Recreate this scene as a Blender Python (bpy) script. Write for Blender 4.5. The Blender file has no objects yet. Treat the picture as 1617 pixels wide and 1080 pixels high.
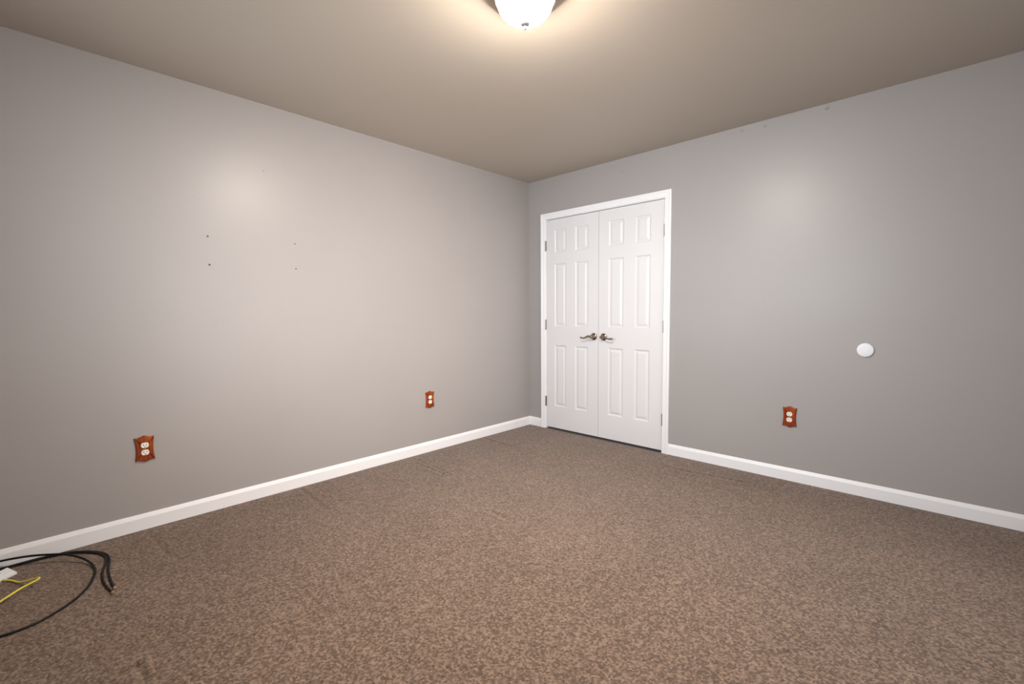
import bpy, bmesh, math, random
import numpy as np
from mathutils import Vector, Matrix, geometry

# ------------------------------------------------------------------ scene, camera, light
scene = bpy.context.scene
C = scene.collection
CEIL = 2.44                     # ceiling height
XN, YN = 3.75, -4.15            # the two walls behind the camera

cam_data = bpy.data.cameras.new('camera')
cam_data.sensor_fit = 'HORIZONTAL'
cam_data.sensor_width = 36.0
cam_data.lens = 36.0 * 722.544 / 1617.0
cam_data.clip_start = 0.02
cam = bpy.data.objects.new('camera', cam_data)
C.objects.link(cam)
def aim_camera():
    yaw, pitch, roll = -0.763763, 0.0641921, -0.0073654
    f = Vector((math.sin(yaw)*math.cos(pitch), math.cos(yaw)*math.cos(pitch), -math.sin(pitch)))
    r = Vector((math.cos(yaw), -math.sin(yaw), 0)); u = r.cross(f)
    c, s = math.cos(roll), math.sin(roll)
    r2, u2 = c*r + s*u, -s*r + c*u
    m = Matrix((r2, u2, -f)).transposed().to_4x4()
    m.translation = Vector((3.10138, -3.49739, 1.15147))
    cam.matrix_world = m
aim_camera()
scene.camera = cam

world = bpy.data.worlds.new('world'); scene.world = world
world.use_nodes = True
bg = world.node_tree.nodes['Background']
bg.inputs['Color'].default_value = (0.72, 0.84, 1.0, 1)
bg.inputs['Strength'].default_value = 1.0

# light through the back window, plus fill lights at an added near-wall opening
WX0, WX1 = 0.38, 2.42                                  # in the back wall
VY0, VY1 = -2.57, -0.53                                # added opening in the near wall
BACK_Z, NEAR_Z = (0.90, 2.12), (0.08, 2.12)             # sill and head heights
def area_light(name, loc, rot, w, h, watts, color, spread):
    d = bpy.data.lights.new(name, 'AREA'); d.shape = 'RECTANGLE'
    d.size = w; d.size_y = h; d.energy = watts; d.color = color; d.spread = math.radians(spread)
    o = bpy.data.objects.new(name, d); C.objects.link(o)
    o.location = loc; o.rotation_euler = [math.radians(a) for a in rot]
BZ, BH_, NZ, NH_ = sum(BACK_Z)/2, BACK_Z[1]-BACK_Z[0]-.06, sum(NEAR_Z)/2, NEAR_Z[1]-NEAR_Z[0]-.06
for s_ in (-0.5, 0.5):                                 # one light per glazed panel
    area_light('back_window_daylight', (1.40+s_, YN-0.008, BZ), (90, 0, 0), 0.96, BH_, 11.6, (0.80, 0.90, 1.0), 92)
    for t_ in (-0.25, 0.25):
        area_light('near_fill_light', (XN+0.008, -1.55+s_, NZ+t_*NH_), (90, 0, 90), 0.96, NH_/2, 4.25, (1.0, 0.92, 0.89), 70)  # added fill for the left wall and corner, no known source

LAMP_GLOW = 680.0                # brightness of the lit glass bowl
LAMP_TINT = (1.0, 0.905, 0.79)

scene.cycles.use_light_tree = False       # plain light sampling keeps the soft area-light cones free of seams
scene.view_settings.view_transform = 'Standard'
scene.view_settings.look = 'None'
scene.view_settings.gamma = 1.0
scene.view_settings.use_curve_mapping = False
scene.view_settings.exposure = 0.0

# ------------------------------------------------------------------ helpers
def link_mesh(name, verts, faces, mat, parent=None, smooth=False):
    me = bpy.data.meshes.new(name)
    me.from_pydata([tuple(v) for v in verts], [], [tuple(f) for f in faces])
    bm = bmesh.new(); bm.from_mesh(me)
    bmesh.ops.recalc_face_normals(bm, faces=bm.faces)
    bm.to_mesh(me); bm.free()
    if smooth:
        me.polygons.foreach_set('use_smooth', [True]*len(me.polygons))
    me.materials.append(mat)
    o = bpy.data.objects.new(name, me); C.objects.link(o)
    if parent: o.parent = parent
    return o

class MB:
    """collects shapes for ONE mesh"""
    def __init__(s): s.v = []; s.f = []
    def add(s, vs, fs):
        n = len(s.v); s.v += [tuple(x) for x in vs]; s.f += [tuple(i+n for i in f) for f in fs]
    def box(s, x0, x1, y0, y1, z0, z1):
        s.add([(x0,y0,z0),(x1,y0,z0),(x1,y1,z0),(x0,y1,z0),(x0,y0,z1),(x1,y0,z1),(x1,y1,z1),(x0,y1,z1)],
              [(0,3,2,1),(4,5,6,7),(0,1,5,4),(1,2,6,5),(2,3,7,6),(3,0,4,7)])
    def lathe(s, prof, n=48, axis='z', at=(0,0,0)):
        """prof: (radius, height) pairs; axis z, or -y (height grows towards -y)"""
        vs = []; fs = []
        for r, h in prof:
            for k in range(n):
                a = 2*math.pi*k/n; cx, cy = r*math.cos(a), r*math.sin(a)
                p = (cx, cy, h) if axis == 'z' else (cx, -h, cy)
                vs.append((p[0]+at[0], p[1]+at[1], p[2]+at[2]))
        for i in range(len(prof)-1):
            for k in range(n):
                a, b = i*n+k, i*n+(k+1) % n
                fs.append((a, b, b+n, a+n))
        fs.append(tuple(range(n))); m = (len(prof)-1)*n
        fs.append(tuple(range(m, m+n)))
        s.add(vs, fs)
    def sweep(s, pts, radii, n=10, cap=True):
        P = [Vector(p) for p in pts]; T = []
        for i in range(len(P)):
            T.append((P[min(i+1, len(P)-1)]-P[max(i-1, 0)]).normalized())
        up = Vector((0,0,1)) if abs(T[0].z) < .9 else Vector((1,0,0))
        nrm = (up - T[0]*up.dot(T[0])).normalized()
        vs = []; fs = []
        for i in range(len(P)):
            nrm = (nrm - T[i]*nrm.dot(T[i])).normalized(); b = T[i].cross(nrm)
            r = radii[i] if hasattr(radii, '__len__') else radii
            ra, rb = r if hasattr(r, '__len__') else (r, r)
            for k in range(n):
                a = 2*math.pi*k/n
                vs.append(P[i] + nrm*ra*math.cos(a) + b*rb*math.sin(a))
        for i in range(len(P)-1):
            for k in range(n):
                a, c = i*n+k, i*n+(k+1) % n
                fs.append((a, c, c+n, a+n))
        if cap:
            fs.append(tuple(range(n))); m = (len(P)-1)*n; fs.append(tuple(range(m, m+n)))
        s.add(vs, fs)
    def build(s, name, mat, parent=None, smooth=False):
        return link_mesh(name, s.v, s.f, mat, parent, smooth)

def spline(pts, per=10):
    P = [Vector(p) for p in pts]; P = [P[0]*2-P[1]] + P + [P[-1]*2-P[-2]]
    out = []
    for i in range(1, len(P)-2):
        a, b, c, d = P[i-1:i+3]
        for k in range(per):
            t = k/per
            out.append(0.5*((2*b)+(c-a)*t+(2*a-5*b+4*c-d)*t*t+(3*b-a-3*c+d)*t**3))
    out.append(P[-2])
    return out

def tag(o, label=None, cat=None, group=None, kind=None):
    if label: o['label'] = label
    if cat: o['category'] = cat
    if group: o['group'] = group
    if kind: o['kind'] = kind
    return o

def empty(name, loc, rz=0.0):
    o = bpy.data.objects.new(name, None); C.objects.link(o)
    o.empty_display_size = 0.05
    o.location = loc; o.rotation_euler = (0, 0, rz)
    return o

def copy_tree(o, parent=None):
    c = o.copy(); C.objects.link(c)
    if parent: c.parent = parent
    for ch in list(o.children): copy_tree(ch, c)
    return c

def edge_soft(o, w=0.0015, seg=2, ang=40):
    m = o.modifiers.new('bevel', 'BEVEL'); m.width = w; m.segments = seg
    m.limit_method = 'ANGLE'; m.angle_limit = math.radians(ang)
    return o

# ------------------------------------------------------------------ materials
def base_mat(name, color, rough=0.5, metal=0.0, spec=0.5):
    m = bpy.data.materials.new(name); m.use_nodes = True
    b = m.node_tree.nodes['Principled BSDF']
    b.inputs['Base Color'].default_value = (*color, 1)
    b.inputs['Roughness'].default_value = rough
    b.inputs['Metallic'].default_value = metal
    b.inputs['Specular IOR Level'].default_value = spec
    return m, m.node_tree, b

def noise(nt, vec, scale, detail=2.0, rough=0.5):
    n = nt.nodes.new('ShaderNodeTexNoise')
    n.inputs['Scale'].default_value = scale; n.inputs['Detail'].default_value = detail
    n.inputs['Roughness'].default_value = rough
    nt.links.new(vec, n.inputs['Vector']); return n
def coords(nt, scale=(1,1,1), rz=0.0):
    g = nt.nodes.new('ShaderNodeTexCoord'); mp = nt.nodes.new('ShaderNodeMapping')
    mp.inputs['Scale'].default_value = scale; mp.inputs['Rotation'].default_value = (0,0,rz)
    nt.links.new(g.outputs['Object'], mp.inputs['Vector']); return mp.outputs['Vector']
def ramp(nt, fac, stops):
    r = nt.nodes.new('ShaderNodeValToRGB'); e = r.color_ramp.elements
    while len(e) < len(stops): e.new(0.5)
    for i, (p, c) in enumerate(stops): e[i].position = p; e[i].color = (*c, 1)
    nt.links.new(fac, r.inputs['Fac']); return r.outputs['Color']
def bump(nt, bsdf, height, strength, dist, prev=None):
    b = nt.nodes.new('ShaderNodeBump'); b.inputs['Strength'].default_value = strength
    b.inputs['Distance'].default_value = dist
    nt.links.new(height, b.inputs['Height'])
    if prev: nt.links.new(prev.outputs['Normal'], b.inputs['Normal'])
    nt.links.new(b.outputs['Normal'], bsdf.inputs['Normal']); return b
def vary(nt, bsdf, fac, color, amt):
    lo = tuple(c*(1-amt) for c in color); hi = tuple(min(1, c*(1+amt)) for c in color)
    nt.links.new(ramp(nt, fac, [(0.3, lo), (0.7, hi)]), bsdf.inputs['Base Color'])

def paint(name, color, rough, peel=0.12, amt=0.015, spec=0.5):
    m, nt, b = base_mat(name, color, rough, 0, spec)
    v = coords(nt)
    vary(nt, b, noise(nt, v, 1.7, 3).outputs['Fac'], color, amt)
    b1 = bump(nt, b, noise(nt, v, 3.0, 2).outputs['Fac'], 0.10, 0.01)
    bump(nt, b, noise(nt, v, 260, 2).outputs['Fac'], peel, 0.001, b1)
    return m

M_WALL = paint('greige_wall_paint', (0.365, 0.340, 0.328), 0.36, 0.12, 0.015, 0.30)
M_CEIL = paint('ceiling_paint', (0.495, 0.425, 0.350), 0.5)
M_TRIM = paint('white_trim_paint', (0.86, 0.85, 0.86), 0.32, 0.05)
M_DOOR = paint('white_door_paint', (0.73, 0.715, 0.72), 0.40, 0.05)
M_BEHIND = paint('closet_paint', (0.40, 0.37, 0.36), 0.6)

def carpet_mat():
    m, nt, b = base_mat('brown_loop_carpet', (0.22, 0.15, 0.115), 1.0, 0, 0.0)
    at = nt.nodes.new('ShaderNodeAttribute'); at.attribute_name = 'yarn'      # each loop has its own yarn tone
    v = coords(nt)
    fibre = noise(nt, v, 420, 1.0, 0.5); blotch = noise(nt, v, 2.2, 4, 0.6)
    mx = nt.nodes.new('ShaderNodeMix'); mx.inputs[0].default_value = 0.55
    nt.links.new(at.outputs['Fac'], mx.inputs[2]); nt.links.new(fibre.outputs['Fac'], mx.inputs[3])
    col = ramp(nt, mx.outputs[0], [(0.15, (0.060, 0.039, 0.029)), (0.5, (0.166, 0.112, 0.082)), (0.85, (0.36, 0.260, 0.197))])
    mul = nt.nodes.new('ShaderNodeMix'); mul.data_type = 'RGBA'; mul.blend_type = 'MULTIPLY'
    mul.inputs[0].default_value = 1.0
    nt.links.new(col, mul.inputs[6])
    nt.links.new(ramp(nt, blotch.outputs['Fac'], [(0.3, (0.92,0.91,0.90)), (0.7, (1.06,1.06,1.06))]), mul.inputs[7])
    nt.links.new(mul.outputs[2], b.inputs['Base Color'])
    b.inputs['Sheen Weight'].default_value = 0.25
    b.inputs['Sheen Roughness'].default_value = 0.5
    return m
M_CARPET = carpet_mat()

def wood_mat():
    m, nt, b = base_mat('orange_stained_wood', (0.30, 0.06, 0.01), 0.32)
    v = coords(nt, (60, 60, 9))
    n = noise(nt, v, 1.0, 4, 0.6)
    nt.links.new(ramp(nt, n.outputs['Fac'], [(0.3, (0.12, 0.014, 0.002)), (0.55, (0.30, 0.046, 0.003)), (0.8, (0.44, 0.095, 0.008))]), b.inputs['Base Color'])
    b.inputs['Specular IOR Level'].default_value = 0.3; b.inputs['Coat Weight'].default_value = 0.1; b.inputs['Coat Roughness'].default_value = 0.15
    return m
M_WOOD = wood_mat()
def simple(name, color, rough, metal=0.0, amt=0.06, scale=40, spec=0.5):
    m, nt, b = base_mat(name, color, rough, metal, spec)
    vary(nt, b, noise(nt, coords(nt), scale, 2).outputs['Fac'], color, amt); return m
M_CREAM = simple('cream_plastic', (0.83, 0.77, 0.70), 0.3)
M_DARK = simple('dark_slot', (0.02, 0.016, 0.013), 0.6)
M_NICKEL = simple('antique_nickel', (0.36, 0.29, 0.225), 0.26, 1.0)
M_HINGE = simple('satin_nickel', (0.30, 0.27, 0.24), 0.3, 1.0)
M_FINIAL = simple('pale_nickel', (0.36, 0.33, 0.33), 0.45, 0.6)
M_TIP = simple('dark_metal', (0.16, 0.14, 0.17), 0.6, 0.3)
M_PAN = simple('brushed_bronze', (0.40, 0.33, 0.26), 0.3, 1.0)
M_WHITE = simple('white_plastic', (0.80, 0.81, 0.83), 0.35, 0, 0.02)
M_BLACK = simple('black_cable_jacket', (0.008, 0.0075, 0.0075), 0.5, 0, 0.1, 40, 0.25)
M_YELLOW = simple('yellow_cable_jacket', (0.86, 0.74, 0.07), 0.4)
M_BRASS = simple('gold_connector', (0.75, 0.58, 0.36), 0.3, 1.0)
M_NAIL = simple('nail_hole_plaster', (0.07, 0.06, 0.055), 0.9)
M_GLASSPANE, _nt, _b = base_mat('window_glass', (1,1,1), 0.02)
_b.inputs['Transmission Weight'].default_value = 1.0; _b.inputs['IOR'].default_value = 1.02

def glow_mat():
    m, nt, b = base_mat('frosted_lit_glass', (0.9, 0.88, 0.84), 0.4)
    n = noise(nt, coords(nt), 18, 2)
    nt.links.new(ramp(nt, n.outputs['Fac'], [(0.3, tuple(c*0.98 for c in LAMP_TINT)), (0.7, LAMP_TINT)]), b.inputs['Emission Color'])
    sep = nt.nodes.new('ShaderNodeSeparateXYZ'); nt.links.new(coords(nt), sep.inputs[0])
    mr = nt.nodes.new('ShaderNodeMapRange'); mr.interpolation_type = 'SMOOTHSTEP'
    for k, v in (('From Min', -0.070), ('From Max', -0.132), ('To Min', LAMP_GLOW*0.06), ('To Max', LAMP_GLOW*1.2)): mr.inputs[k].default_value = v
    nt.links.new(sep.outputs['Z'], mr.inputs['Value'])
    nt.links.new(mr.outputs['Result'], b.inputs['Emission Strength'])
    return m
M_GLOW = glow_mat()

# ------------------------------------------------------------------ room shell
T = 0.115                                   # wall thickness
OX0, OX1, OZ = 0.2055, 1.4545, 2.062        # rough closet opening
# carpet: a fine grid with real creases pressed into the pile
def carpet():
    st = 0.0034                             # fine enough to carry every loop of the pile
    nx, ny = int(round(XN/st))+1, int(round(-YN/st))+1
    X, Y = np.meshgrid(np.linspace(0, XN, nx), np.linspace(YN, 0, ny))
    Z = np.zeros_like(X)
    rs = np.random.RandomState(4)
    for _ in range(40):                     # very slight unevenness
        kx, ky = rs.uniform(-9, 9, 2); Z += 0.00022*np.sin(kx*X+ky*Y+rs.uniform(0, 6.28))
    creases = [((.044,-.687),(.424,-.702),.004,.013), ((.08,-1.516),(.519,-1.522),.004,.012), ((.09,-1.468),(.483,-1.489),.0035,.012),
               ((.519,-1.522),(.533,-1.392),.0025,.012), ((1.196,-1.72),(1.371,-1.723),.0055,.014), ((1.527,-.305),(1.517,-.045),.0045,.013),
               ((1.54,-.293),(1.795,-.302),.003,.014), ((1.795,-.302),(2.169,-.249),.003,.016), ((.07,-2.339),(.488,-2.362),.0035,.013),
               ((.40,-2.30),(.47,-2.18),.0025,.013), ((.05,-3.135),(.463,-3.102),.003,.013), ((1.650,-2.580),(1.668,-2.549),.006,.014),
               ((1.213,-3.357),(1.204,-3.321),.006,.011), ((1.211,-3.315),(1.323,-3.316),.006,.011), ((2.32,-.33),(2.36,-.05),.0035,.013),
               ((2.75,-1.55),(2.95,-1.42),.002,.02), ((2.72,-1.83),(2.74,-1.80),.006,.010)]
    for (x0,y0),(x1,y1),dep,wd in creases:
        dx, dy = x1-x0, y1-y0; L2 = dx*dx+dy*dy
        t = np.clip(((X-x0)*dx+(Y-y0)*dy)/L2, 0, 1)
        d2 = (X-x0-t*dx)**2+(Y-y0-t*dy)**2
        Z += -dep*np.exp(-d2/(wd*wd)) + dep*0.35*np.exp(-(np.sqrt(d2)-wd*2.2)**2/(wd*wd))
    Z -= 0.003*np.exp(-(X/0.03)**2) + 0.003*np.exp(-(Y/0.03)**2)
    # loops of the pile: one rounded tuft per cell of a jittered lattice
    sp = 0.0066
    cx, cy = np.floor(X/sp).astype(int), np.floor(Y/sp).astype(int)
    gx0, gy0 = cx.min()-1, cy.min()-1
    jit = rs.uniform(0.12, 0.88, (cy.max()-gy0+3, cx.max()-gx0+3, 2))
    shade = rs.uniform(0, 1, jit.shape[:2]); tall = rs.uniform(0.75, 1.2, jit.shape[:2])
    best = np.full(X.shape, 9.0); tone = np.zeros_like(X); tal = np.ones_like(X)
    for di in (-1, 0, 1):
        for dj in (-1, 0, 1):
            iy, ix = cy+dj-gy0, cx+di-gx0
            d = ((cx+di+jit[iy, ix, 0])*sp-X)**2 + ((cy+dj+jit[iy, ix, 1])*sp-Y)**2
            k = d < best
            best = np.where(k, d, best); tone = np.where(k, shade[iy, ix], tone); tal = np.where(k, tall[iy, ix], tal)
    Z += 0.0040*tal*np.sqrt(np.clip(1-best/(0.0054**2), 0, 1)) - 0.0030
    v = np.stack([X.ravel(), Y.ravel(), Z.ravel()], 1)
    idx = np.arange(nx*ny).reshape(ny, nx)
    f = np.stack([idx[:-1,:-1].ravel(), idx[:-1,1:].ravel(), idx[1:,1:].ravel(), idx[1:,:-1].ravel()], 1)
    for x0, x1, y0, y1, z in ((OX0, OX1, -.02, .7, -.010), (-T, XN+T, YN-T, .82, -.024)):   # closet carpet, sub-floor
        n = len(v); v = np.vstack([v, [(x0,y0,z),(x1,y0,z),(x1,y1,z),(x0,y1,z)]]); f = np.vstack([f, [[n,n+1,n+2,n+3]]])
    me = bpy.data.meshes.new('floor')
    me.vertices.add(len(v)); me.vertices.foreach_set('co', v.astype(np.float32).ravel())
    me.loops.add(f.size); me.loops.foreach_set('vertex_index', f.astype(np.int32).ravel())
    me.polygons.add(len(f)); me.polygons.foreach_set('loop_start', np.arange(0, f.size, 4, dtype=np.int32))
    me.polygons.foreach_set('use_smooth', np.ones(len(f), dtype=bool))
    me.update(calc_edges=True); me.validate()
    at = me.attributes.new('yarn', 'FLOAT', 'POINT')
    at.data.foreach_set('value', np.concatenate([tone.ravel(), np.full(8, 0.5)]).astype(np.float32))
    me.materials.append(M_CARPET)
    o = bpy.data.objects.new('floor', me); C.objects.link(o)
    return o
fl = carpet()
tag(fl, 'brown loop pile carpet with pressed creases covering the whole floor', 'carpet', kind='structure')

m = MB(); m.box(-T, XN+T, YN-T, 0.82, CEIL, CEIL+0.1)
ce = tag(m.build('ceiling', M_CEIL), 'beige painted flat ceiling around the lit lamp', 'ceiling', kind='structure')
m = MB(); m.box(-T, 0, YN-T, T, -0.02, CEIL)
wl = tag(m.build('wall_left', M_WALL), 'greige painted wall on the left with four nail holes', 'wall', kind='structure')
m = MB()
m.box(0, OX0, 0, T, -0.02, CEIL); m.box(OX1, XN+T, 0, T, -0.02, CEIL); m.box(OX0, OX1, 0, T, OZ, CEIL)
wr = tag(m.build('wall_right', M_WALL), 'grey painted wall on the right around the white closet doors', 'wall', kind='structure')
m = MB()
m.box(XN, XN+T, YN-T, VY0, -0.02, CEIL); m.box(XN, XN+T, VY1, 0, -0.02, CEIL)
m.box(XN, XN+T, VY0, VY1, -0.02, NEAR_Z[0]); m.box(XN, XN+T, VY0, VY1, NEAR_Z[1], CEIL)
tag(m.build('wall_near', M_WALL), 'grey painted wall on the right behind the camera', 'wall', kind='structure')
m = MB()
m.box(0, WX0, YN-T, YN, -0.02, CEIL); m.box(WX1, XN, YN-T, YN, -0.02, CEIL)
m.box(WX0, WX1, YN-T, YN, -0.02, BACK_Z[0]); m.box(WX0, WX1, YN-T, YN, BACK_Z[1], CEIL)
tag(m.build('wall_back', M_WALL), 'grey painted window wall behind the camera', 'wall', kind='structure')
m = MB()                                     # closet shell behind the doors
m.box(OX0-.10, OX0-.02, T, .80, -0.02, CEIL); m.box(OX1+.02, OX1+.10, T, .80, -0.02, CEIL); m.box(OX0-.02, OX1+.02, .70, .80, -0.02, CEIL)
tag(m.build('wall_closet', M_BEHIND), 'dark closet walls behind the closed white doors', 'wall', kind='structure')

# back window, and a made-up window framing the near-wall fill lights
def window(name, a0, a1, axis, label, n):
    WZ0, WZ1 = BACK_Z if axis == 'x' else NEAR_Z
    ZM = (WZ0+WZ1)/2
    def bx(m, p, q, d0, d1, z0, z1):
        if axis == 'x': m.box(p, q, YN-d1, YN-d0, z0, z1)
        else: m.box(XN+d0, XN+d1, p, q, z0, z1)
    m = MB(); w = (a1-a0)/n; e = .045
    for k in range(n):
        p, q = a0+k*w, a0+(k+1)*w
        bx(m, p, p+e, .03, .08, WZ0, WZ1); bx(m, q-e, q, .03, .08, WZ0, WZ1)
        for z0, z1 in ((WZ0, WZ0+e), (WZ1-e, WZ1), (ZM-.02, ZM+.02)): bx(m, p+e, q-e, .03, .08, z0, z1)
    wi = tag(m.build(name, M_TRIM), label, 'window', kind='structure')
    m = MB(); bx(m, a0-.06, a1+.06, -.016, 0, WZ1, WZ1+.06); bx(m, a0-.06, a0, -.016, 0, WZ0, WZ1); bx(m, a1, a1+.06, -.016, 0, WZ0, WZ1)
    bx(m, a0-.08, a1+.08, -.05, 0, WZ0-.025, WZ0)
    m.build('window_casing', M_TRIM, wi)
    m = MB(); bx(m, a0+e, a1-e, .053, .057, WZ0+e, WZ1-e); m.build('pane', M_GLASSPANE, wi)
window('window_1', WX0, WX1, 'x', 'wide white framed twin glazed window in the back wall behind the camera', 2)
window('fill_window', VY0, VY1, 'y', 'made-up white framed twin glazed window around the fill lights in the near wall', 2)

# nail holes and nail pops are marks of the two walls
for y, z, r in ((-2.780,1.602,.0042), (-2.778,1.440,.0045), (-2.295,1.608,.0032), (-2.294,1.447,.0035), (-2.466,2.035,.0022)):
    m = MB(); m.lathe([(r*1.25, 0), (r*1.2, .0008), (r*.7, .0010), (r*.2, .0004)], 12)
    o = m.build('nail_hole', M_NAIL, wl, True); o.location = (0, y, z); o.rotation_euler = (0, math.radians(90), 0)
for x, z, r in ((1.997,2.410,.009), (2.141,2.401,.009), (2.493,2.412,.010), (1.05, 2.33, .005)):
    m = MB(); m.lathe([(r, 0), (r*.95, .0022), (r*.75, .0048), (r*.4, .0062), (r*.08, .0066)], 20)
    o = m.build('nail_pop', M_WALL, wr, True); o.location = (x, 0, z); o.rotation_euler = (math.radians(90), 0, 0)

# baseboards
BH, BT = 0.086, 0.0125
prof_b = [(0.0, 0.0), (BT, 0.0), (BT, BH-.021), (BT-.0012, BH-.018), (BT-.0055, BH-.007), (BT-.0085, BH-.001), (0.0, BH)]
def board(m, axis, a, b, cut_a=0.0, cut_b=0.0):
    """extrude the profile along a wall; cut = mitre in/out at that end"""
    vs = []
    for e, cut in ((a, cut_a), (b, cut_b)):
        for d, z in prof_b:
            t = e + cut*d
            vs.append((d, t, z) if axis == 'y' else (t, -d, z))
    n = len(prof_b)
    fs = [tuple(range(n)), tuple(range(n, 2*n))] + [(i, (i+1) % n, n+(i+1) % n, n+i) for i in range(n)]
    m.add(vs, fs)
m = MB(); board(m, 'y', YN, -0.2165); board(m, 'y', -0.2150, 0, 0, -1.0)
tag(m.build('baseboard_left', M_TRIM), 'long white baseboard along the left wall with a joint near the corner', 'baseboard', kind='structure')
CX0, CX1, CZ, CW = 0.2215, 1.4385, 2.048, 0.057      # casing inner edges and width
m = MB(); board(m, 'x', 0, CX0-CW, 1.0, 0)
tag(m.build('baseboard_corner', M_TRIM), 'short piece of white baseboard between the corner and the door casing', 'baseboard', kind='structure')
m = MB(); board(m, 'x', CX1+CW, XN)
tag(m.build('baseboard_right', M_TRIM), 'long white baseboard right of the closet doors', 'baseboard', kind='structure')

# door casing (mitred) and jamb
prof_c = [(0.0, 0.0), (0.0, .0085), (.002, .0105), (.010, .0110), (.013, .0125), (.034, .0135), (.040, .0165), (.052, .0172), (CW-.0015, .0160), (CW, .0135), (CW, 0.0)]
def casing():
    m = MB(); n = len(prof_c); vs = []
    for st in range(4):
        for d, t in prof_c:
            x = CX0-d if st < 2 else CX1+d
            z = 0.0 if st in (0, 3) else CZ+d
            vs.append((x, -t, z))
    fs = [tuple(range(n)), tuple(range(3*n, 4*n))]
    for st in range(3):
        for i in range(n):
            j = (i+1) % n; fs.append((st*n+i, st*n+j, (st+1)*n+j, (st+1)*n+i))
    m.add(vs, fs); return m.build('trim_1', M_TRIM)
tag(casing(), 'white moulded casing around the double closet doors', 'door casing', kind='structure')
JX0, JX1, JZ = 0.2245, 1.4355, 2.044
m = MB()
m.box(OX0, JX0, -0.0, T, 0, OZ); m.box(JX1, OX1, 0, T, 0, OZ); m.box(JX0, JX1, 0, T, JZ, OZ)
tag(m.build('trim_2', M_TRIM), 'white door jamb lining the closet opening', 'door jamb', kind='structure')

# ------------------------------------------------------------------ six-panel closet doors
DZ0, DZ1, DT = 0.018, 2.0385, 0.035
def door_mesh(name, x0, x1, cols):
    """moulded six-panel leaf; front face at y = 0"""
    m = MB(); y0 = 0.001
    xs = [x0, cols[0], cols[1], cols[2], cols[3], x1]
    zs = [DZ0, 0.234, 0.832, 1.015, 1.615, 1.722, 1.940, DZ1]
    for i in range(5):
        for k in range(7):
            a, b, c, d = xs[i], xs[i+1], zs[k], zs[k+1]
            if i in (1, 3) and k in (1, 3, 5):
                rings = [(0, 0), (.004, .0035), (.011, .0075), (.016, .0075), (.034, .0018), (.038, .0014)]
                vs = []
                for ins, dep in rings:
                    vs += [(a+ins, y0+dep, c+ins), (b-ins, y0+dep, c+ins), (b-ins, y0+dep, d-ins), (a+ins, y0+dep, d-ins)]
                fs = [(4*r+q, 4*r+(q+1) % 4, 4*r+4+(q+1) % 4, 4*r+4+q) for r in range(len(rings)-1) for q in range(4)]
                n = 4*(len(rings)-1); fs.append((n, n+1, n+2, n+3))
                m.add(vs, fs)
            else:
                m.add([(a,y0,c),(b,y0,c),(b,y0,d),(a,y0,d)], [(0,1,2,3)])
    yb = y0+DT
    m.add([(x0,yb,DZ0),(x1,yb,DZ0),(x1,yb,DZ1),(x0,yb,DZ1)], [(0,1,2,3)])
    for (a, b) in (((x0,DZ0),(x1,DZ0)), ((x1,DZ0),(x1,DZ1)), ((x1,DZ1),(x0,DZ1)), ((x0,DZ1),(x0,DZ0))):
        m.add([(a[0],y0,a[1]),(b[0],y0,b[1]),(b[0],yb,b[1]),(a[0],yb,a[1])], [(0,1,2,3)])
    o = link_mesh(name, m.v, m.f, M_DOOR)
    bm = bmesh.new(); bm.from_mesh(o.data); bmesh.ops.remove_doubles(bm, verts=bm.verts, dist=1e-5)
    bmesh.ops.recalc_face_normals(bm, faces=bm.faces); bm.to_mesh(o.data); bm.free()
    return o
d1 = door_mesh('door_1', 0.2275, 0.8235, (.327, .465, .570, .712))
tag(d1, 'left leaf of the white six-panel closet doors, next to the corner', 'door', kind='structure')
d2 = door_mesh('door_2', 0.8265, 1.4325, (.926, 1.074, 1.182, 1.320))
tag(d2, 'right leaf of the white six-panel closet doors', 'door', kind='structure')

def handle(door, x, sgn):
    z, yf = 0.929, 0.0008
    m = MB()
    m.lathe([(.0330, 0), (.0330, .003), (.0315, .0055), (.026, .0085), (.0235, .0095), (.0215, .0125), (.0150, .017), (.0115, .022), (.0105, .040), (.0125, .046), (.0115, .053), (.006, .056)], 40, '-y')
    h = m.build('door_handle', M_NICKEL, door, True); h.location = (x, yf, z)
    tag(h, 'antique nickel lever handle on a round rose')
    pts = [(0,-.047,.001), (sgn*.012,-.049,.003), (sgn*.028,-.051,.004), (sgn*.045,-.052,-.001), (sgn*.062,-.052,-.009), (sgn*.082,-.051,-.0135), (sgn*.100,-.049,-.0125), (sgn*.112,-.047,-.009), (sgn*.117,-.046,-.006)]
    P = spline(pts, 6); n = len(P)
    rad = []
    for i in range(n):
        t = i/(n-1)
        r = .0098 if t < .08 else .0085-.0034*min(1, (t-.08)/.5) + (.0016*max(0, (t-.62)/.3) if t < .92 else .0013)
        if i == n-1: r *= .45
        if i == n-2: r *= .85
        rad.append((r*1.22, r*.9))
    m = MB(); m.sweep(P, rad, 14)
    m.build('lever', M_NICKEL, h, True)
handle(d1, 0.777, -1); handle(d2, 0.881, 1)

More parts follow.
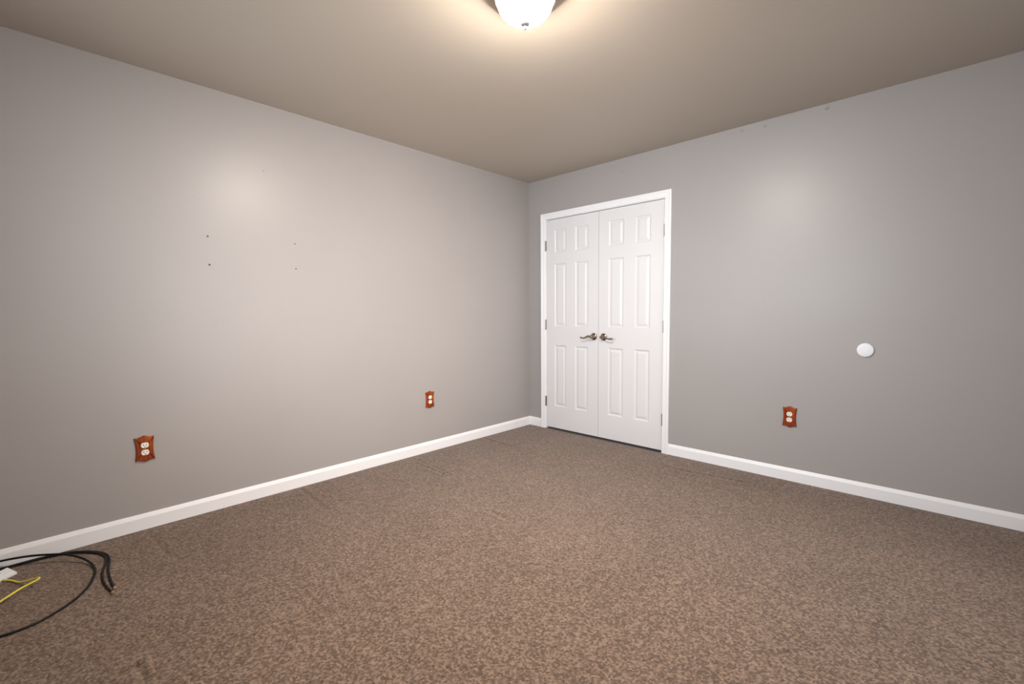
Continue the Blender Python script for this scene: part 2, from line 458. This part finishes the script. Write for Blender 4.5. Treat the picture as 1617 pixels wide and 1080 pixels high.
def hinge(door, x, z, sgn):
    m = MB()
    for k in range(5):                       # knuckles
        za = z-.047+k*.0190
        m.lathe([(.0050, za), (.0060, za+.0008), (.0060, za+.0172), (.0050, za+.018)], 16, 'z', (x, -.0062, 0))
    m.lathe([(.0030, z-.0515), (.0052, z-.050), (.0052, z-.0475), (.002, z-.047)], 12, 'z', (x, -.0062, 0))
    m.lathe([(.002, z+.0475), (.0052, z+.048), (.0052, z+.0505), (.0030, z+.052)], 12, 'z', (x, -.0062, 0))
    m.box(min(x, x+sgn*.007), max(x, x+sgn*.007), -.0012, .0006, z-.047, z+.0475)
    tag(edge_soft(m.build('hinge', M_HINGE, door), .0004), 'satin nickel butt hinge')
for z in (1.795, 1.030, 0.272):
    hinge(d1, 0.2190, z, 1); hinge(d2, 1.4395, z, -1)

# ------------------------------------------------------------------ wooden outlet plates
def make_outlet():
    root = empty('wall_outlet', (0,0,0))
    W2, H2 = 0.0425, 0.0635
    pts = []
    N = 22
    for k in range(N):                       # right side, bottom to top: waisted
        t = -1+2*k/N; pts.append((W2-.0062*(1-abs(t)**1.7), t*H2))
    for k in range(N):                       # top, right to left: low ogee crown in the middle
        t = 1-2*k/N; pts.append((W2*t, H2 + .0075*math.exp(-(t/.34)**2) - .0022*math.exp(-((abs(t)-.72)/.18)**2)))
    for k in range(N):
        t = 1-2*k/N; pts.append((-(W2-.0062*(1-abs(t)**1.7)), t*H2))
    for k in range(N):
        t = -1+2*k/N; pts.append((W2*t, -(H2 + .0075*math.exp(-(t/.34)**2) - .0022*math.exp(-((abs(t)-.72)/.18)**2))))
    n = len(pts)
    def inset(d):
        out = []
        for i in range(n):
            a, b = Vector(pts[i-1]), Vector(pts[(i+1) % n]); t = (b-a).normalized()
            out.append((pts[i][0]-t.y*d, pts[i][1]+t.x*d))
        return out
    rings = [(0.0008, -.0), (0, -.0060), (.0012, -.0095), (.0034, -.0122), (.0058, -.0132)]
    vs = []; fs = []
    for d, y in rings: vs += [(x, y, z) for x, z in inset(d)]
    for r in range(len(rings)-1):
        for i in range(n):
            j = (i+1) % n; fs.append((r*n+i, r*n+j, (r+1)*n+j, (r+1)*n+i))
    rw, rh, rd = .0205, .0400, .0088         # routed recess holding the two sockets
    rect = []                                # rounded rectangle, one point per outline point
    for x, z in inset(rings[-1][0]):
        t = min(rw/max(abs(x), 1e-6), rh/max(abs(z), 1e-6)); qx, qz = x*t, z*t
        ex, ez = abs(qx)-(rw-.004), abs(qz)-(rh-.004)
        if ex > 0 and ez > 0:
            h = math.hypot(ex, ez); qx = math.copysign(rw-.004+ex/h*.004, qx); qz = math.copysign(rh-.004+ez/h*.004, qz)
        rect.append((qx, qz))
    base = len(vs); top = (len(rings)-1)*n
    yq = rings[-1][1]
    vs += [(x, yq, z) for x, z in rect] + [(x*.96, -rd, z*.98) for x, z in rect]
    k = n
    for i in range(n):
        fs.append((top+i, top+(i+1) % n, base+(i+1) % n, base+i))
    for i in range(k):
        j = (i+1) % k; fs.append((base+i, base+j, base+k+j, base+k+i))
    fs.append(tuple(range(base+k, base+2*k)))
    pl = link_mesh('cover_plate', vs, fs, M_WOOD, root)
    for p_ in pl.data.polygons: p_.use_smooth = False
    tag(pl, 'orange stained wooden cover plate with waisted sides')
    for zc in (.0195, -.0195):
        m = MB(); nn = 40; prof = [(1.0, .0086), (1.0, .0124), (.95, .0132)]
        vs = []; ff = []
        for sc, y in prof:
            for q in range(nn):
                a = 2*math.pi*q/nn
                vs.append((.0172*sc*math.cos(a), -y, max(-.0142, min(.0142, .0172*math.sin(a)))*sc))
        for r in range(2):
            for q in range(nn):
                j = (q+1) % nn; ff.append((r*nn+q, r*nn+j, (r+1)*nn+j, (r+1)*nn+q))
        ff.append(tuple(range(2*nn, 3*nn)))
        m.add(vs, ff)
        re = m.build('receptacle', M_CREAM, root); re.location = (0, 0, zc)
        tag(re, 'cream plastic socket face')
        for sx, hh in ((-.0064, .0044), (.0064, .0036)):
            m = MB(); m.box(-.0014, .0014, -.0135, -.0130, -hh, hh)
            s = m.build('slot', M_DARK, re); s.location = (sx, 0, .0032)
        m = MB(); m.lathe([(.0026, .0130), (.0026, .0135)], 16, '-y')
        g = m.build('ground_hole', M_DARK, re); g.location = (0, 0, -.0078)
    m = MB(); m.lathe([(.0032, .0088), (.0032, .0102), (.0022, .0110)], 18, '-y')
    m.build('screw', M_HINGE, root, True)
    return root
out_r = make_outlet()
G = 'wooden outlet covers on the walls'
out_r.location = (2.3435, 0, 0.4365)
tag(out_r, 'orange wooden outlet on the right wall below the round white cover', 'outlet', G)
for loc, lab in (((0, -3.119, 0.4375), 'orange wooden outlet on the left wall nearest the cables'),
                 ((0, -1.256, 0.4365), 'orange wooden outlet on the left wall nearer the closet corner')):
    o = copy_tree(out_r); o.location = loc; o.rotation_euler = (0, 0, math.radians(90)); tag(o, lab, 'outlet', G)

# ------------------------------------------------------------------ round white wall cover
m = MB(); m.lathe([(.0395, 0), (.0420, .0010), (.0425, .0085), (.0412, .0105), (.035, .0120), (.020, .0130), (.004, .0133)], 64, '-y')
o = m.build('wall_cover', M_WHITE, None, True); o.location = (2.7345, 0, 0.9075)
tag(o, 'round white blank cover disc on the right wall', 'wall cover')

# ------------------------------------------------------------------ ceiling light
LX, LY = 1.830, -2.080
lamp = empty('ceiling_light', (LX, LY, CEIL))
tag(lamp, 'lit flush mount ceiling light with frosted glass bowl and stepped bronze pan', 'ceiling light')
m = MB(); m.lathe([(.150, 0), (.150, -.006), (.158, -.010), (.160, -.018), (.157, -.026), (.150, -.030), (.147, -.034), (.145, -.040), (.138, -.043), (.134, -.046), (.131, -.051), (.124, -.054), (.116, -.054), (.112, -.048), (.100, -.044)], 72)
m.build('pan', M_PAN, lamp, True)
m = MB()
m.lathe([(.1135*math.cos(t), -.046-.0905*math.sin(t)) for t in [math.pi/2*k/26 for k in range(26)]] + [(.003, -.1365)], 72)
tag(m.build('glass_bowl', M_GLOW, lamp, True), 'glowing frosted white glass bowl')
m = MB(); m.lathe([(.0185, -.1350), (.0205, -.1385), (.0195, -.1425), (.0125, -.1470), (.0060, -.1485)], 36)
fin = m.build('finial', M_FINIAL, lamp, True)
m = MB(); m.lathe([(.0062, -.1480), (.0070, -.1530), (.0062, -.1590), (.0030, -.1615)], 20)
m.build('finial_tip', M_TIP, fin, True)

# ------------------------------------------------------------------ cables by the left wall
def cable(name, pts, r, mat, label, cat, per=8, group=None):
    root = empty(name, (pts[0][0], pts[0][1], 0)) if name == 'coaxial_cable' else None
    P = spline(pts, per)
    m = MB(); off = Vector(root.location) if root else Vector((0,0,0))
    m.sweep([p-off for p in P], r, 10)
    o = m.build('jacket' if root else name, mat, root, True)
    tag(root or o, label, cat, group)
    return root or o, P
def connector(root, P):
    e, d = P[-1], (P[-1]-P[-4]).normalized()
    off = Vector(root.location)
    m = MB()
    q = [e+d*t-off for t in (.0005, .0010, .0090, .0095, .0096, .0165, .0170)]
    m.sweep(q, [.0046, .0050, .0050, .0048, .0060, .0060, .0052], 12)
    c = m.build('connector', M_BRASS, root); tag(c, 'gold coloured screw-on connector')
    m = MB(); m.sweep([e+d*.0171-off, e+d*.0225-off], .0007, 8)
    m.build('pin', M_BRASS, c)
ZC = 0.0058
a_xy = [(.030,-3.98),(.0245,-3.80),(.0245,-3.66),(.0245,-3.613),(.0240,-3.565),(.029,-3.514),(.041,-3.463),(.061,-3.424),(.083,-3.397),(.115,-3.366),(.156,-3.336),(.199,-3.316),(.247,-3.307),(.297,-3.308),(.338,-3.313),(.386,-3.3195),(.464,-3.323),(.54,-3.322),(.592,-3.3185)]
ra, Pa = cable('coaxial_cable', [(x, y, ZC) for x, y in a_xy], .0043, M_BLACK, 'black coaxial cable end nearest the wall, straight run to its gold connector', 'cable')
connector(ra, Pa)
b_xy = [(.042,-3.98),(.0345,-3.80),(.0345,-3.66),(.0345,-3.613),(.0340,-3.565),(.0385,-3.518),(.0500,-3.468),(.0695,-3.430),(.0905,-3.4045),(.121,-3.3745),(.160,-3.345),(.2025,-3.3255),(.248,-3.3170),(.290,-3.3185),(.324,-3.324),(.367,-3.334),(.419,-3.343),(.493,-3.346),(.564,-3.341),(.630,-3.3295)]
rb, Pb = cable('coaxial_cable', [(x, y, ZC) for x, y in b_xy], .0043, M_BLACK, 'black coaxial cable end bowing out towards the room before its gold connector', 'cable')
connector(rb, Pb)
loop = [(.16,-4.00,.010),(.07,-3.86,.036),(.038,-3.74,.047),(.0385,-3.658,.046),(.050,-3.611,.0455),(.071,-3.561,.0445),(.106,-3.507,.042),(.149,-3.449,.036),(.213,-3.400,.024),(.268,-3.3735,.0115),(.317,-3.364,.0060),(.382,-3.364,.0055),
        (.478,-3.386,.0055),(.553,-3.419,.0055),(.606,-3.457,.0055),(.647,-3.501,.0055),(.674,-3.542,.0055),(.685,-3.589,.0055),(.684,-3.640,.0055),(.665,-3.72,.0055),(.61,-3.83,.0055),(.48,-3.95,.0055)]
cable('cable_loop', loop, .0048, M_BLACK, 'black coaxial cable laid in a wide round loop on the carpet', 'cable')
yel = [(.1715,-3.6475,.0075),(.182,-3.634,.0065),(.205,-3.618,.0060),(.240,-3.601,.0070),(.272,-3.582,.014),(.300,-3.558,.025),(.322,-3.541,.0335),(.334,-3.5355,.0360),(.3425,-3.5400,.0355),(.347,-3.553,.0320),(.362,-3.590,.0260),(.420,-3.643,.0235),(.46,-3.69,.0185),(.485,-3.76,.009),(.47,-3.84,.0045),(.42,-3.89,.0045)]
cable('network_cable', yel, .0035, M_YELLOW, 'thin yellow cable bent back on itself beside the small white box', 'cable')

# small white box the yellow cable comes out of
P1, P2 = Vector((.095,-3.634,.030)), Vector((.133,-3.605,.012)); vdir = Vector((.625,-.781,0))
P3, P4 = P2+vdir*.11, P1+vdir*.11
org = Vector(((P1+P3)/2).to_tuple()); org.z = 0
def low(p): return Vector((p.x, p.y, .0015))
root = empty('junction_box', org)
tag(root, 'small white plastic box with sloping top lying on the carpet by the left baseboard', 'box')
vs = [p-org for p in (low(P1), low(P2), low(P3), low(P4), P1, P2, P3, P4)]
o = link_mesh('housing', vs, [(0,1,2,3),(4,5,6,7),(0,1,5,4),(1,2,6,5),(2,3,7,6),(3,0,4,7)], M_WHITE, root); edge_soft(o, .0015)
u = (P1-P2).normalized(); nn = u.cross(vdir).normalized()
if nn.z < 0: nn = -nn
c0 = P1 + vdir*.043 - u*.012
vs = []
for h in (-.0005, .0004):
    for a, b in ((-.004,-.006), (.004,-.006), (.004,.006), (-.004,.006)): vs.append(c0 + u*a + vdir*b + nn*h - org)
link_mesh('socket', vs, [(0,1,2,3),(4,5,6,7),(0,1,5,4),(1,2,6,5),(2,3,7,6),(3,0,4,7)], M_DARK, root)
